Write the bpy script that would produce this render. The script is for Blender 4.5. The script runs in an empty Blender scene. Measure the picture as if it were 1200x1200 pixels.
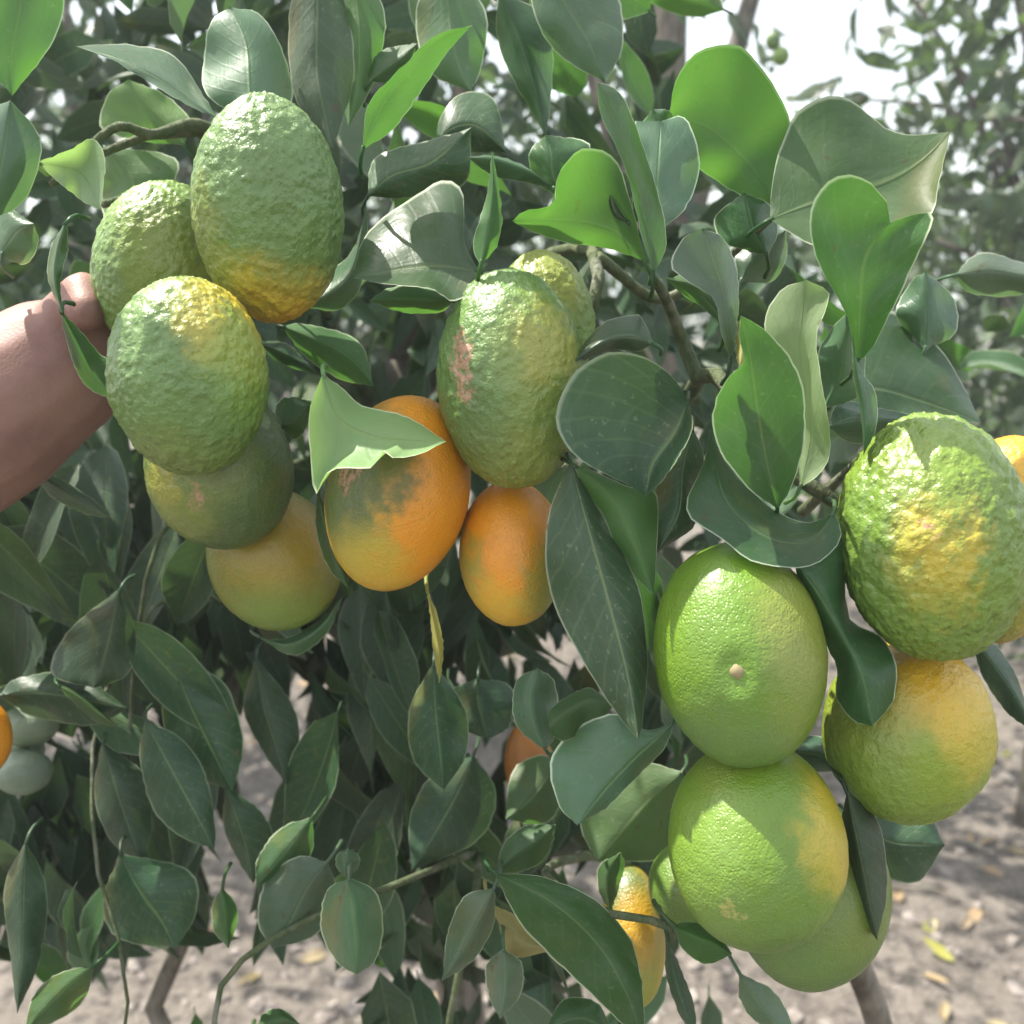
import bpy, math, random
import numpy as np
from mathutils import Vector, Matrix, noise
random.seed(7)
rng = np.random.default_rng(7)
scene = bpy.context.scene
COL = scene.collection

# ------------------------------------------------------------------ camera
TAN = 0.5206                                   # half field of view, tangent
PITCH = math.radians(-13.2)
CAM = Vector((0, 0, 1.30))
cd = bpy.data.cameras.new('camera')
cd.sensor_width = 36; cd.sensor_height = 36; cd.sensor_fit = 'HORIZONTAL'
cd.lens = 18 / TAN
cd.clip_start = 0.02; cd.clip_end = 400
cd.dof.use_dof = True; cd.dof.focus_distance = 0.40; cd.dof.aperture_fstop = 10.0
cam = bpy.data.objects.new('camera', cd); COL.objects.link(cam)
cam.location = CAM; cam.rotation_euler = (math.pi / 2 + PITCH, 0, 0)
scene.camera = cam
RIGHT = Vector((1, 0, 0))
FWD = Vector((0, math.cos(PITCH), math.sin(PITCH)))
UP = Vector((0, -math.sin(PITCH), math.cos(PITCH)))
def at(px, py, d):                             # a point of the place seen at a photo pixel, d metres deep
    k = TAN * d / 600.0
    return CAM + RIGHT * ((px - 600) * k) + UP * ((600 - py) * k) + FWD * d

# ------------------------------------------------------------------ world, sun, exposure
SUN = Vector((-0.45, 0.22, 0.86)).normalized() # towards the sun: up, left and a little behind the fruit
w = bpy.data.worlds.new('World'); scene.world = w; w.use_nodes = True
nt = w.node_tree; nt.nodes.clear()
sky = nt.nodes.new('ShaderNodeTexSky'); sky.sky_type = 'NISHITA'; sky.sun_disc = False
sky.sun_elevation = math.asin(SUN.z); sky.sun_rotation = math.atan2(SUN.x, SUN.y)
sky.air_density = 1.0; sky.dust_density = 3.0; sky.ozone_density = 1.0
bg = nt.nodes.new('ShaderNodeBackground'); bg.inputs['Strength'].default_value = 0.09
wo = nt.nodes.new('ShaderNodeOutputWorld')
veil = nt.nodes.new('ShaderNodeBackground'); veil.inputs[0].default_value = (1.0, 0.975, 0.91, 1); veil.inputs['Strength'].default_value = 0.42   # thin white overcast in front of the blue
both = nt.nodes.new('ShaderNodeAddShader')
nt.links.new(sky.outputs[0], bg.inputs[0]); nt.links.new(bg.outputs[0], both.inputs[0]); nt.links.new(veil.outputs[0], both.inputs[1]); nt.links.new(both.outputs[0], wo.inputs[0])
ld = bpy.data.lights.new('sun', 'SUN'); ld.energy = 5.0; ld.angle = math.radians(0.53); ld.color = (1.0, 0.95, 0.86)
sun = bpy.data.objects.new('sun', ld); COL.objects.link(sun)
sun.rotation_euler = (-SUN).to_track_quat('-Z', 'Y').to_euler()
scene.view_settings.view_transform = 'Standard'; scene.view_settings.look = 'None'
scene.view_settings.exposure = 1.3; scene.view_settings.gamma = 1; scene.view_settings.use_curve_mapping = False

# ------------------------------------------------------------------ helpers
def tag(o, label=None, cat=None, group=None, kind=None):
    if label: o['label'] = label
    if cat: o['category'] = cat
    if group: o['group'] = group
    if kind: o['kind'] = kind
    return o
def link(name, me, parent=None, loc=(0, 0, 0)):
    o = bpy.data.objects.new(name, me); COL.objects.link(o); o.location = loc
    if parent is not None: o.parent = parent
    return o
def mesh(name, V, F, mat=None, smooth=True, uv=None):
    me = bpy.data.meshes.new(name)
    me.from_pydata([tuple(v) for v in V], [], [tuple(f) for f in F])
    if smooth: me.polygons.foreach_set('use_smooth', [True] * len(me.polygons))
    if uv is not None:
        lay = me.uv_layers.new(name='UVMap'); vi = np.zeros(len(me.loops), dtype=np.int32)
        me.loops.foreach_get('vertex_index', vi)
        lay.data.foreach_set('uv', np.asarray(uv, dtype=np.float32)[vi].ravel())
    if mat: me.materials.append(mat)
    return me
def spline(pts, n):                            # Catmull-Rom through the points, n samples evenly by length
    P = np.asarray(pts, dtype=float)
    if len(P) == 2: Q = np.linspace(P[0], P[1], 40)
    else:
        E = np.vstack([2 * P[0] - P[1], P, 2 * P[-1] - P[-2]]); out = []
        for i in range(1, len(E) - 2):
            p0, p1, p2, p3 = E[i - 1:i + 3]
            t = np.linspace(0, 1, 14, endpoint=False)[:, None]
            out.append(0.5 * (2 * p1 + (p2 - p0) * t + (2 * p0 - 5 * p1 + 4 * p2 - p3) * t ** 2 + (3 * p1 - p0 - 3 * p2 + p3) * t ** 3))
        Q = np.vstack(out + [P[-1:]])
    s = np.r_[0, np.cumsum(np.linalg.norm(np.diff(Q, axis=0), axis=1))]
    u = np.linspace(0, s[-1], n)
    return np.stack([np.interp(u, s, Q[:, k]) for k in range(P.shape[1])], 1)
def tube_geo(pts, radii, nseg=8, n=16, wob=0.0):
    P = spline([tuple(p) for p in pts], n)
    R = np.interp(np.linspace(0, 1, n), np.linspace(0, 1, len(radii)), radii)
    V = []; F = []; a = None
    for i in range(n):
        t = P[min(i + 1, n - 1)] - P[max(i - 1, 0)]; t = t / (np.linalg.norm(t) + 1e-9)
        if a is None: a = np.cross(t, (0.3, 0.9, 0.2))
        a = a - t * np.dot(a, t); a /= np.linalg.norm(a); b = np.cross(t, a)
        for j in range(nseg):
            g = 2 * math.pi * j / nseg
            r = R[i] * (1 + wob * math.sin(i * 2.1 + j * 1.7) * math.cos(i * 0.9 - j))
            V.append(P[i] + (a * math.cos(g) + b * math.sin(g)) * r)
    for i in range(n - 1):
        for j in range(nseg):
            F.append((i * nseg + j, i * nseg + (j + 1) % nseg, (i + 1) * nseg + (j + 1) % nseg, (i + 1) * nseg + j))
    F.append(tuple(range(nseg - 1, -1, -1))); F.append(tuple(range((n - 1) * nseg, n * nseg)))
    return V, F
def tube(name, pts, radii, mat, parent=None, nseg=8, n=16, wob=0.06):
    o0 = Vector(pts[0])
    V, F = tube_geo([Vector(p) - o0 for p in pts], radii, nseg, n, wob)
    base = o0 - (parent.location if parent is not None else Vector((0, 0, 0)))
    return link(name, mesh(name, V, F, mat), parent, base)

# ------------------------------------------------------------------ materials
class NB:                                      # small node builder
    def __init__(s, name):
        s.m = bpy.data.materials.new(name); s.m.use_nodes = True; s.t = s.m.node_tree; s.t.nodes.clear()
        s.out = s.n('ShaderNodeOutputMaterial')
    def n(s, ty, **kw):
        x = s.t.nodes.new(ty)
        for k, v in kw.items(): setattr(x, k, v)
        return x
    def put(s, sock, v):
        if isinstance(v, bpy.types.NodeSocket): s.t.links.new(v, sock)
        elif isinstance(v, (tuple, list)) and len(v) == 3 and sock.type == 'RGBA': sock.default_value = (*v, 1)
        else: sock.default_value = v
    def math(s, op, a, b=0.0, c=0.0):
        x = s.n('ShaderNodeMath', operation=op); s.put(x.inputs[0], a); s.put(x.inputs[1], b); s.put(x.inputs[2], c); return x.outputs[0]
    def mix(s, f, a, b, blend='MIX'):
        x = s.n('ShaderNodeMix', data_type='RGBA', blend_type=blend)
        s.put(x.inputs[0], f); s.put(x.inputs[6], a); s.put(x.inputs[7], b); return x.outputs[2]
    def noise(s, vec, scale, detail=2.0, rough=0.5, dist=0.0):
        x = s.n('ShaderNodeTexNoise'); s.put(x.inputs['Vector'], vec)
        x.inputs['Scale'].default_value = scale; x.inputs['Detail'].default_value = detail
        x.inputs['Roughness'].default_value = rough; x.inputs['Distortion'].default_value = dist; return x.outputs[0]
    def vor(s, vec, scale, feature='F1'):
        x = s.n('ShaderNodeTexVoronoi', feature=feature); s.put(x.inputs['Vector'], vec); x.inputs['Scale'].default_value = scale; return x.outputs['Distance']
    def ramp(s, f, a, b, lo=0.0, hi=1.0):
        x = s.n('ShaderNodeMapRange', interpolation_type='SMOOTHSTEP'); s.put(x.inputs[0], f)
        s.put(x.inputs[1], a); s.put(x.inputs[2], b); s.put(x.inputs[3], lo); s.put(x.inputs[4], hi); return x.outputs[0]
    def bump(s, h, strength, dist, normal=None):
        x = s.n('ShaderNodeBump'); s.put(x.inputs['Height'], h); x.inputs['Strength'].default_value = strength
        x.inputs['Distance'].default_value = dist
        if normal is not None: s.put(x.inputs['Normal'], normal)
        return x.outputs[0]
    def bsdf(s, color, rough, spec=0.5, normal=None, **kw):
        x = s.n('ShaderNodeBsdfPrincipled'); s.put(x.inputs['Base Color'], color); s.put(x.inputs['Roughness'], rough)
        x.inputs['Specular IOR Level'].default_value = spec
        if normal is not None: s.put(x.inputs['Normal'], normal)
        for k, v in kw.items(): s.put(x.inputs[k], v)
        return x.outputs[0]
    def done(s, sh):
        s.t.links.new(sh, s.out.inputs['Surface']); return s.m

def leaf_mat(name, top, under, trans, dust=0.25, rough=0.36, tr=0.34, rim=1.0, detail=True, spots=(0.2, 0.15, 0.04)):
    b = NB(name)
    geo = b.n('ShaderNodeNewGeometry'); oi = b.n('ShaderNodeObjectInfo'); tc = b.n('ShaderNodeTexCoord')
    rnd = b.math('FRACT', b.math('ADD', oi.outputs['Random'], geo.outputs['Random Per Island']))
    hs = b.n('ShaderNodeHueSaturation')
    b.put(hs.inputs['Hue'], b.math('MULTIPLY_ADD', rnd, 0.05, 0.475))
    b.put(hs.inputs['Value'], b.math('MULTIPLY_ADD', b.math('FRACT', b.math('MULTIPLY', rnd, 7.31)), 0.6, 0.70))
    b.put(hs.inputs['Saturation'], b.math('MULTIPLY_ADD', b.math('FRACT', b.math('MULTIPLY', rnd, 3.77)), 0.3, 0.85))
    pos = tc.outputs['Object']
    c = b.mix(geo.outputs['Backfacing'], top, under)
    nz = b.noise(pos, 75, 5, 0.7)
    c = b.mix(b.ramp(nz, 0.35, 0.72, 0, dust * 1.1), c, (0.13, 0.165, 0.12))
    c = b.mix(b.ramp(b.noise(pos, 26, 2), 0.58, 0.75, 0, 0.35), c, spots)
    nrm = None
    sep = b.n('ShaderNodeSeparateXYZ'); b.put(sep.inputs[0], tc.outputs['UV'])
    u = b.math('ABSOLUTE', b.math('SUBTRACT', sep.outputs[0], 0.5)); v = sep.outputs[1]   # u: 0 midrib .. 0.5 rim
    rib = b.ramp(u, 0.0, 0.030, 1, 0)
    c = b.mix(b.math('MULTIPLY', rib, 0.45), c, (0.20, 0.28, 0.10))
    if detail:
        ph = b.math('ADD', b.math('MULTIPLY', b.math('SUBTRACT', v, b.math('MULTIPLY', u, 0.42)), 62.0), b.math('MULTIPLY', b.noise(pos, 90, 2), 3.0))
        vein = b.ramp(b.math('SINE', ph), 0.75, 1.0)
        c = b.mix(b.math('MULTIPLY', vein, b.math('MULTIPLY', b.noise(pos, 70, 2), 0.30)), c, (0.13, 0.19, 0.08))
        h = b.math('ADD', b.math('MULTIPLY', b.noise(pos, 420, 2), 0.35), b.math('ADD', b.math('MULTIPLY', rib, -1.2), b.math('MULTIPLY', vein, -0.14)))
        st = b.n('ShaderNodeCombineXYZ'); b.put(st.inputs[0], b.math('MULTIPLY', sep.outputs[0], 26.0)); b.put(st.inputs[1], b.math('MULTIPLY', v, 4.0)); b.put(st.inputs[2], b.math('MULTIPLY', rnd, 40.0))
        streak = b.noise(st.outputs[0], 1.0, 4, 0.65)
        c = b.mix(b.ramp(streak, 0.52, 0.74, 0, dust * 0.9), c, (0.17, 0.20, 0.15))
        h = b.math('ADD', h, b.math('ADD', b.math('MULTIPLY', b.noise(pos, 110, 2), 1.3), b.math('MULTIPLY', streak, 0.6)))
        nrm = b.bump(h, 0.45, 0.0007)
    if rim:
        e = b.ramp(u, 0.474, 0.494)
        c = b.mix(b.math('MULTIPLY', e, 0.9 * rim), c, (0.58, 0.64, 0.46))  # pale leaf margin, its colour brightened to stand for sun catching the edge
    if detail:
        c = b.mix(b.ramp(b.noise(pos, 380, 2, 0.6), 0.63, 0.72, 0, 0.32), c, (0.22, 0.25, 0.16))
        c = b.mix(b.ramp(b.noise(pos, 130, 1, 0.5), 0.735, 0.77, 0, 0.6), c, (0.10, 0.065, 0.03))
    b.put(hs.inputs['Color'], c); c = hs.outputs[0]
    r = b.math('ADD', b.math('MULTIPLY', geo.outputs['Backfacing'], 0.18), b.math('MULTIPLY_ADD', nz, 0.22, rough - 0.06))
    sh = b.bsdf(c, r, 0.38, nrm)
    t = b.n('ShaderNodeBsdfTranslucent'); tcol = b.mix(b.ramp(b.noise(pos, 45, 2), 0.3, 0.7, 0, 0.5), trans, (trans[0] * 0.55, trans[1] * 0.72, trans[2] * 0.6))
    b.put(t.inputs['Color'], tcol)
    mx = b.n('ShaderNodeMixShader'); mx.inputs[0].default_value = tr
    b.t.links.new(sh, mx.inputs[1]); b.t.links.new(t.outputs[0], mx.inputs[2])
    return b.done(mx.outputs[0])
LM = {
 'leaf':  leaf_mat('citrus_leaf', (0.040, 0.095, 0.031), (0.076, 0.145, 0.052), (0.085, 0.220, 0.030), 0.20, 0.30, 0.38),
 'dark':  leaf_mat('leaf_painted_shade', (0.023, 0.060, 0.024), (0.046, 0.090, 0.040), (0.06, 0.12, 0.025), 0.14, 0.38, 0.18, rim=0.35),  # darker copy of the leaf, shade put into the colour
 'young': leaf_mat('young_leaf', (0.060, 0.135, 0.040), (0.105, 0.185, 0.070), (0.095, 0.235, 0.028), 0.16, 0.32, 0.45),
 'pale':  leaf_mat('dusty_painted_sheen_leaf', (0.076, 0.146, 0.076), (0.130, 0.205, 0.115), (0.11, 0.22, 0.06), 0.34, 0.26, 0.30),  # dusty leaves; the pale colour also stands in for sky sheen
 'bright': leaf_mat('leaf_painted_sunlit', (0.170, 0.280, 0.130), (0.190, 0.290, 0.140), (0.32, 0.50, 0.12), 0.12, 0.42, 0.38),  # brighter copy of the leaf, direct sun put into the colour
 'yellow': leaf_mat('yellowing_leaf', (0.42, 0.40, 0.12), (0.45, 0.42, 0.20), (0.50, 0.46, 0.08), 0.25, 0.5, 0.35, spots=(0.25, 0.13, 0.03)),
 'far':   leaf_mat('background_leaf', (0.042, 0.070, 0.034), (0.080, 0.112, 0.062), (0.13, 0.22, 0.05), 0.32, 0.42, 0.30, rim=False, detail=False),
 'dry':   leaf_mat('dry_leaf', (0.30, 0.22, 0.12), (0.36, 0.27, 0.16), (0.35, 0.25, 0.10), 0.3, 0.6, 0.15, rim=False, detail=False),
}
def bark_mat(name, a, c2, sc):
    b = NB(name); tc = b.n('ShaderNodeTexCoord'); p = tc.outputs['Object']
    mp = b.n('ShaderNodeMapping'); b.put(mp.inputs[0], p); mp.inputs['Scale'].default_value = (1, 1, 0.25)
    n1 = b.noise(mp.outputs[0], sc, 5, 0.65, 0.4)
    c = b.mix(b.ramp(n1, 0.35, 0.68), a, c2)
    c = b.mix(b.ramp(b.noise(p, sc * 0.3, 3), 0.5, 0.7, 0, 0.5), c, (0.26, 0.25, 0.21))
    return b.done(b.bsdf(c, 0.8, 0.25, b.bump(n1, 0.8, 0.006)))
BARK = bark_mat('bark', (0.075, 0.062, 0.048), (0.19, 0.165, 0.13), 70)
TWIG = bark_mat('twig_bark', (0.060, 0.085, 0.035), (0.115, 0.130, 0.065), 160)
STALK = bark_mat('green_stalk', (0.085, 0.14, 0.045), (0.13, 0.19, 0.07), 240)

def fruit_mat(name, base, patches, scars, rough, pores, gloss):
    b = NB(name); at_ = b.n('ShaderNodeAttribute', attribute_name='dirn'); dv = at_.outputs['Vector']
    tc = b.n('ShaderNodeTexCoord'); p = tc.outputs['Object']
    n_lo = b.noise(p, 38, 3, 0.6); n_hi = b.noise(p, 190, 3, 0.6)
    def field(d, amp):
        x = b.n('ShaderNodeVectorMath', operation='DOT_PRODUCT'); b.put(x.inputs[0], dv); x.inputs[1].default_value = d
        return b.math('ADD', x.outputs['Value'], b.math('ADD', b.math('MULTIPLY', b.math('SUBTRACT', n_lo, 0.5), amp), b.math('MULTIPLY', b.math('SUBTRACT', n_hi, 0.5), amp * 0.75)))
    c = b.mix(b.ramp(n_lo, 0.35, 0.65, 0, 0.5), base, tuple(x * 0.72 for x in base))
    for (u, v, f, a0, a1, colr, st) in patches:
        z = f * math.sqrt(max(0.0, 1 - u * u - v * v)); d = Vector((u, v, z)).normalized()
        c = b.mix(b.math('MULTIPLY', b.ramp(field(d, 0.45), math.cos(math.radians(a1)), math.cos(math.radians(a0))), st), c, colr)
    cell = b.vor(p, 800 * pores, 'F1')
    c = b.mix(b.ramp(cell, 0.05, 0.34, 0.42, 0), c, b.mix(0.5, c, (0.30, 0.36, 0.06)))    # lighter oil glands
    c = b.mix(b.ramp(b.noise(p, 800, 2), 0.62, 0.76, 0, 0.30), c, tuple(x * 0.4 for x in base))
    for (u, v, a0, a1, colr) in scars:
        d = Vector((u, v, math.sqrt(max(0.0, 1 - u * u - v * v)))).normalized()
        f = b.ramp(field(d, 0.10), math.cos(math.radians(a1)), math.cos(math.radians(a0)))
        f = b.math('MULTIPLY', f, b.ramp(b.noise(p, 420, 3, 0.7), 0.38, 0.58))
        c = b.mix(f, c, colr)
    c = b.mix(b.ramp(b.noise(p, 1100, 1), 0.70, 0.78, 0, 0.35), c, (0.20, 0.13, 0.06))     # small specks
    pit = b.ramp(cell, 0.0, 0.55)
    h = b.math('ADD', b.math('MULTIPLY', pit, 0.42 - 0.2 * rough), b.math('MULTIPLY', b.noise(p, 360, 3, 0.55, 0.2), 1.0 - 0.35 * rough))
    if rough > 0.4:
        wr = b.vor(p, 370, 'SMOOTH_F1')
        h = b.math('ADD', h, b.math('MULTIPLY', b.math('MULTIPLY', wr, b.math('MULTIPLY_ADD', n_lo, 2.4, -0.3)), -1.7 * rough))
    nrm = b.bump(h, 0.62, 0.0008 + 0.0005 * rough)
    rg = b.math('MULTIPLY_ADD', n_hi, 0.22, gloss)
    sh = b.bsdf(c, rg, 0.5, nrm, **{'Coat Weight': 0.2, 'Coat Roughness': 0.33, 'Subsurface Weight': 0.12, 'Subsurface Radius': (0.004, 0.003, 0.001), 'Subsurface Scale': 1.0})
    return b.done(sh)

def skin_mat():
    b = NB('skin'); tc = b.n('ShaderNodeTexCoord'); p = tc.outputs['Object']
    c = b.mix(b.ramp(b.noise(p, 40, 3), 0.35, 0.7), (0.255, 0.138, 0.108), (0.195, 0.098, 0.078))
    c = b.mix(b.ramp(b.noise(p, 300, 3, 0.7), 0.55, 0.75, 0, 0.3), c, (0.20, 0.10, 0.08))
    h = b.math('ADD', b.noise(p, 900, 3, 0.6), b.math('MULTIPLY', b.vor(p, 700), 0.7))
    return b.done(b.bsdf(c, 0.55, 0.4, b.bump(h, 0.4, 0.0003), **{'Subsurface Weight': 0.2, 'Subsurface Radius': (0.01, 0.004, 0.002), 'Subsurface Scale': 1.0}))
SKIN = skin_mat()

def soil_mat():
    b = NB('dusty_soil'); geo = b.n('ShaderNodeNewGeometry'); p = geo.outputs['Position']
    n1 = b.noise(p, 3.2, 6, 0.65); n2 = b.noise(p, 28, 5, 0.7); n3 = b.noise(p, 150, 3, 0.6)
    c = b.mix(b.ramp(n1, 0.3, 0.7), (0.185, 0.162, 0.138), (0.275, 0.242, 0.208))
    c = b.mix(b.ramp(n2, 0.44, 0.66, 0, 0.9), c, (0.080, 0.070, 0.060))
    c = b.mix(b.ramp(n3, 0.55, 0.75, 0, 0.6), c, (0.29, 0.255, 0.22))
    h = b.math('ADD', b.math('MULTIPLY', n2, 1.0), b.math('MULTIPLY', n3, 0.45))
    return b.done(b.bsdf(c, 0.95, 0.15, b.bump(h, 1.0, 0.03)))
SOIL = soil_mat()
def stone_mat():
    b = NB('pebble_stone'); geo = b.n('ShaderNodeNewGeometry')
    c = b.mix(geo.outputs['Random Per Island'], (0.13, 0.112, 0.10), (0.30, 0.265, 0.235))
    return b.done(b.bsdf(c, 0.9, 0.2, b.bump(b.noise(geo.outputs['Position'], 120, 3), 0.6, 0.01)))
STONE = stone_mat()

# ------------------------------------------------------------------ ground
def ground_z(x, y):
    v = Vector((x, y, 0.0))
    return 0.022 * noise.noise(v * 1.1) + 0.014 * noise.noise(v * 4.3) + 0.006 * noise.noise(v * 15)
xs = np.r_[np.array([-90, -45, -22, -11, -6]), np.linspace(-3.4, 3.4, 190), np.array([6, 11, 22, 45, 90])]
ys = np.r_[np.array([-60, -20, -6, -2]), np.linspace(-0.6, 5.2, 180), np.array([7, 10, 15, 25, 50, 110])]
V = [(x, y, ground_z(x, y)) for y in ys for x in xs]; nx = len(xs)
F = [(j * nx + i, j * nx + i + 1, (j + 1) * nx + i + 1, (j + 1) * nx + i) for j in range(len(ys) - 1) for i in range(nx - 1)]
tag(link('ground', mesh('ground', V, F, SOIL)), kind='structure')
def pebbles(n):
    t = (1 + 5 ** 0.5) / 2
    ico = np.array([(-1, t, 0), (1, t, 0), (-1, -t, 0), (1, -t, 0), (0, -1, t), (0, 1, t), (0, -1, -t), (0, 1, -t), (t, 0, -1), (t, 0, 1), (-t, 0, -1), (-t, 0, 1)]) / 1.9
    fc = [(0, 11, 5), (0, 5, 1), (0, 1, 7), (0, 7, 10), (0, 10, 11), (1, 5, 9), (5, 11, 4), (11, 10, 2), (10, 7, 6), (7, 1, 8), (3, 9, 4), (3, 4, 2), (3, 2, 6), (3, 6, 8), (3, 8, 9), (4, 9, 5), (2, 4, 11), (6, 2, 10), (8, 6, 7), (9, 8, 1)]
    V = []; F = []
    for k in range(n):
        y = 0.9 + 3.6 * random.random() ** 1.4; x = random.uniform(-0.62, 0.70) * (y + 0.3)
        s = 0.0035 + 0.016 * random.random() ** 4
        q = ico * (1 + 0.25 * rng.standard_normal((12, 1))) * np.array([s * random.uniform(.8, 1.4), s * random.uniform(.8, 1.3), s * random.uniform(.45, .8)])
        a = random.random() * 6.28; ca, sa = math.cos(a), math.sin(a); q = q @ np.array([[ca, sa, 0], [-sa, ca, 0], [0, 0, 1]])
        o = len(V); V += list(q + np.array([x, y, ground_z(x, y) + s * 0.2])); F += [tuple(o + i for i in f) for f in fc]
    return V, F
V, F = pebbles(4200)
tag(link('gravel', mesh('gravel', V, F, STONE, smooth=False)), 'small grey and pinkish stones scattered over the dusty ground', 'gravel', kind='stuff')

# ------------------------------------------------------------------ generic leaves
def leaf_geo(L=1.0, W=0.46, fold=0.25, curl=0.2, wave=0.03, nu=5, nv=9, pet=0.07, seed=0):
    r = random.Random(seed); ph = r.random() * 6; V = []; UVs = []; F = []
    for j in range(nv):
        t = j / (nv - 1); prof = math.sin(math.pi * t ** 0.80) ** 0.82 * (1 - 0.18 * t)
        wd = W * 0.5 * max(prof, 0.015); ang = curl * t * 1.6
        cx = (math.sin(ang) / (curl * 1.6) if abs(curl) > 1e-3 else t) if t else 0
        cz = (-(1 - math.cos(ang)) / (curl * 1.6)) if abs(curl) > 1e-3 else 0
        for i in range(nu):
            s = 2 * i / (nu - 1) - 1
            z = abs(s) * wd * fold * 2 * 0.7 + wave * math.sin(9 * t + ph + (2.0 if s > 0 else 0)) * abs(s) ** 2 * prof
            V.append((s * wd * (1 - 0.25 * fold), cx * L, (cz) * L + z)); UVs.append((0.5 + 0.5 * s, t))
    for j in range(nv - 1):
        for i in range(nu - 1):
            F.append((j * nu + i, j * nu + i + 1, (j + 1) * nu + i + 1, (j + 1) * nu + i))
    if pet:
        o = len(V); q = 0.009
        for (yy, zz) in ((0.02, 0), (-pet, -0.02)):
            for (a, b2) in ((-q, 0), (q, 0), (0, -q * 1.5)): V.append((a, yy, zz + b2)); UVs.append((0.3, 0.02))
        F += [(o, o + 1, o + 4, o + 3), (o + 1, o + 2, o + 5, o + 4), (o + 2, o, o + 3, o + 5)]
    return V, F, UVs
VAR = [leaf_geo(1, W, f, c, wv, seed=k) for k, (W, f, c, wv) in enumerate(
    [(0.48, 0.22, 0.30, 0.03), (0.42, 0.45, 0.15, 0.04), (0.52, 0.10, 0.55, 0.03), (0.44, 0.65, 0.35, 0.05), (0.38, 0.30, -0.30, 0.02), (0.56, 0.18, 0.10, 0.05), (0.34, 0.35, 0.25, 0.04), (0.36, 0.55, -0.2, 0.05), (0.33, 0.2, 0.45, 0.03)])]
LV = {}
def leaf_var(k, mat):
    if (k, mat) not in LV: LV[(k, mat)] = mesh('leaf', VAR[k][0], VAR[k][1], LM[mat], uv=VAR[k][2])
    return LV[(k, mat)]
def orient(tip, nrm, size):
    y = tip.normalized(); z = (nrm - y * nrm.dot(y)).normalized(); x = y.cross(z)
    return Matrix((x, y, z)).transposed().to_4x4() @ Matrix.Scale(size, 4)
def rvec(): 
    v = Vector((random.gauss(0, 1), random.gauss(0, 1), random.gauss(0, 1))); return v.normalized()
SMALL = [leaf_geo(1, W, f, c, 0.0, nu=3, nv=5, pet=0, seed=k) for k, (W, f, c) in enumerate([(0.42, 0.2, 0.3), (0.35, 0.5, 0.2), (0.45, 0.1, 0.5)])]
def scatter_mesh(name, items, mat):            # items: (position, tip direction, normal, size), all joined in one mesh
    Vs = []; Fs = []; U = []; o = 0
    for (p, tip, nr, s) in items:
        v, f, u = SMALL[random.randrange(3)]
        M = np.array(orient(tip, nr, s)); q = np.asarray(v) @ M[:3, :3].T + np.array(p)
        Vs.append(q); Fs += [tuple(o + i for i in ff) for ff in f]; U.append(np.asarray(u)); o += len(v)
    return mesh(name, np.vstack(Vs), Fs, mat, uv=np.vstack(U))

# ------------------------------------------------------------------ background trees
def back_tree(label, base, height, crown, crad, n, lsize, mat='far', ntrunk=0.05, group=None, limbs=6, indiv=0, hang=0.3, clump=0.55, lean=(0, 0)):
    root = link('background_tree', None, None, base); tag(root, label, 'tree', group)
    b = Vector(base); C = Vector(crown)
    tube('trunk', [b, b + Vector((lean[0] * .4, lean[1] * .4, height * 0.35)), b + Vector((lean[0], lean[1], height * 0.75)), C + Vector((0, 0, crad[2] * 0.4))], [ntrunk, ntrunk * 0.8, ntrunk * 0.6, ntrunk * 0.2], BARK, root, 9, 14)
    tips = []
    for k in range(limbs):
        a = k * 2.4 + random.random(); e = random.uniform(-0.3, 0.8)
        t = C + Vector((math.cos(a) * crad[0] * 0.85, math.sin(a) * crad[1] * 0.85, e * crad[2]))
        s = b + Vector((lean[0] * .7, lean[1] * .7, height * random.uniform(0.35, 0.7)))
        tube('branch', [s, (s + t) / 2 + Vector((0, 0, 0.12 * height)), t], [ntrunk * 0.45, ntrunk * 0.28, ntrunk * 0.1], BARK, root, 6, 10)
        tips.append((s, t))
    cl = []
    for k in range(max(10, n // 45)):
        while True:
            v = Vector((random.uniform(-1, 1), random.uniform(-1, 1), random.uniform(-1, 1)))
            if 0.25 < v.length < 1: break
        cl.append(C + Vector((v.x * crad[0], v.y * crad[1], v.z * crad[2])))
    items = []
    for k in range(n):
        c = random.choice(cl); sp = min(crad) * clump * 0.5
        p = c + Vector((random.gauss(0, sp), random.gauss(0, sp), random.gauss(0, sp * 0.8)))
        t = rvec() + Vector((0, 0, -hang * 2)); items.append((p - b, t, rvec() + Vector((0, 0, 0.8)), lsize * random.uniform(0.6, 1.25)))
    for (p, t, nr, s) in items[:indiv]:
        o = link('leaf', leaf_var(random.randrange(6), mat), root); o.matrix_local = Matrix.Translation(p) @ orient(t, nr, s)
    tag(link('crown', scatter_mesh('crown', items[indiv:], LM[mat]), root), kind='stuff')
    return root
def gp(px, d_y):                               # ground point at distance y under a pixel column
    k = (px - 600) / 600 * TAN
    return Vector((k * d_y * 1.02, d_y, 0))
back_tree('citrus tree in the right background with a brown trunk and loose leaves', gp(1260, 2.15), 1.7, gp(1195, 2.25) + Vector((0, 0, 1.44)), (0.52, 0.42, 0.82), 3700, 0.080, ntrunk=0.035, indiv=60, limbs=18, clump=0.7)
back_tree('open tree against the bright sky with a dark bare trunk', gp(766, 2.3), 2.6, gp(772, 2.35) + Vector((0, 0, 2.45)), (0.8, 0.5, 0.42), 420, 0.085, ntrunk=0.075, limbs=2, hang=0.7, clump=0.8)
back_tree('bushy tree in the upper left background in deep shade', gp(120, 2.6), 1.7, gp(130, 2.7) + Vector((0, 0, 1.62)), (1.0, 0.5, 0.95), 4600, 0.09, mat='dark', ntrunk=0.05)
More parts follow.
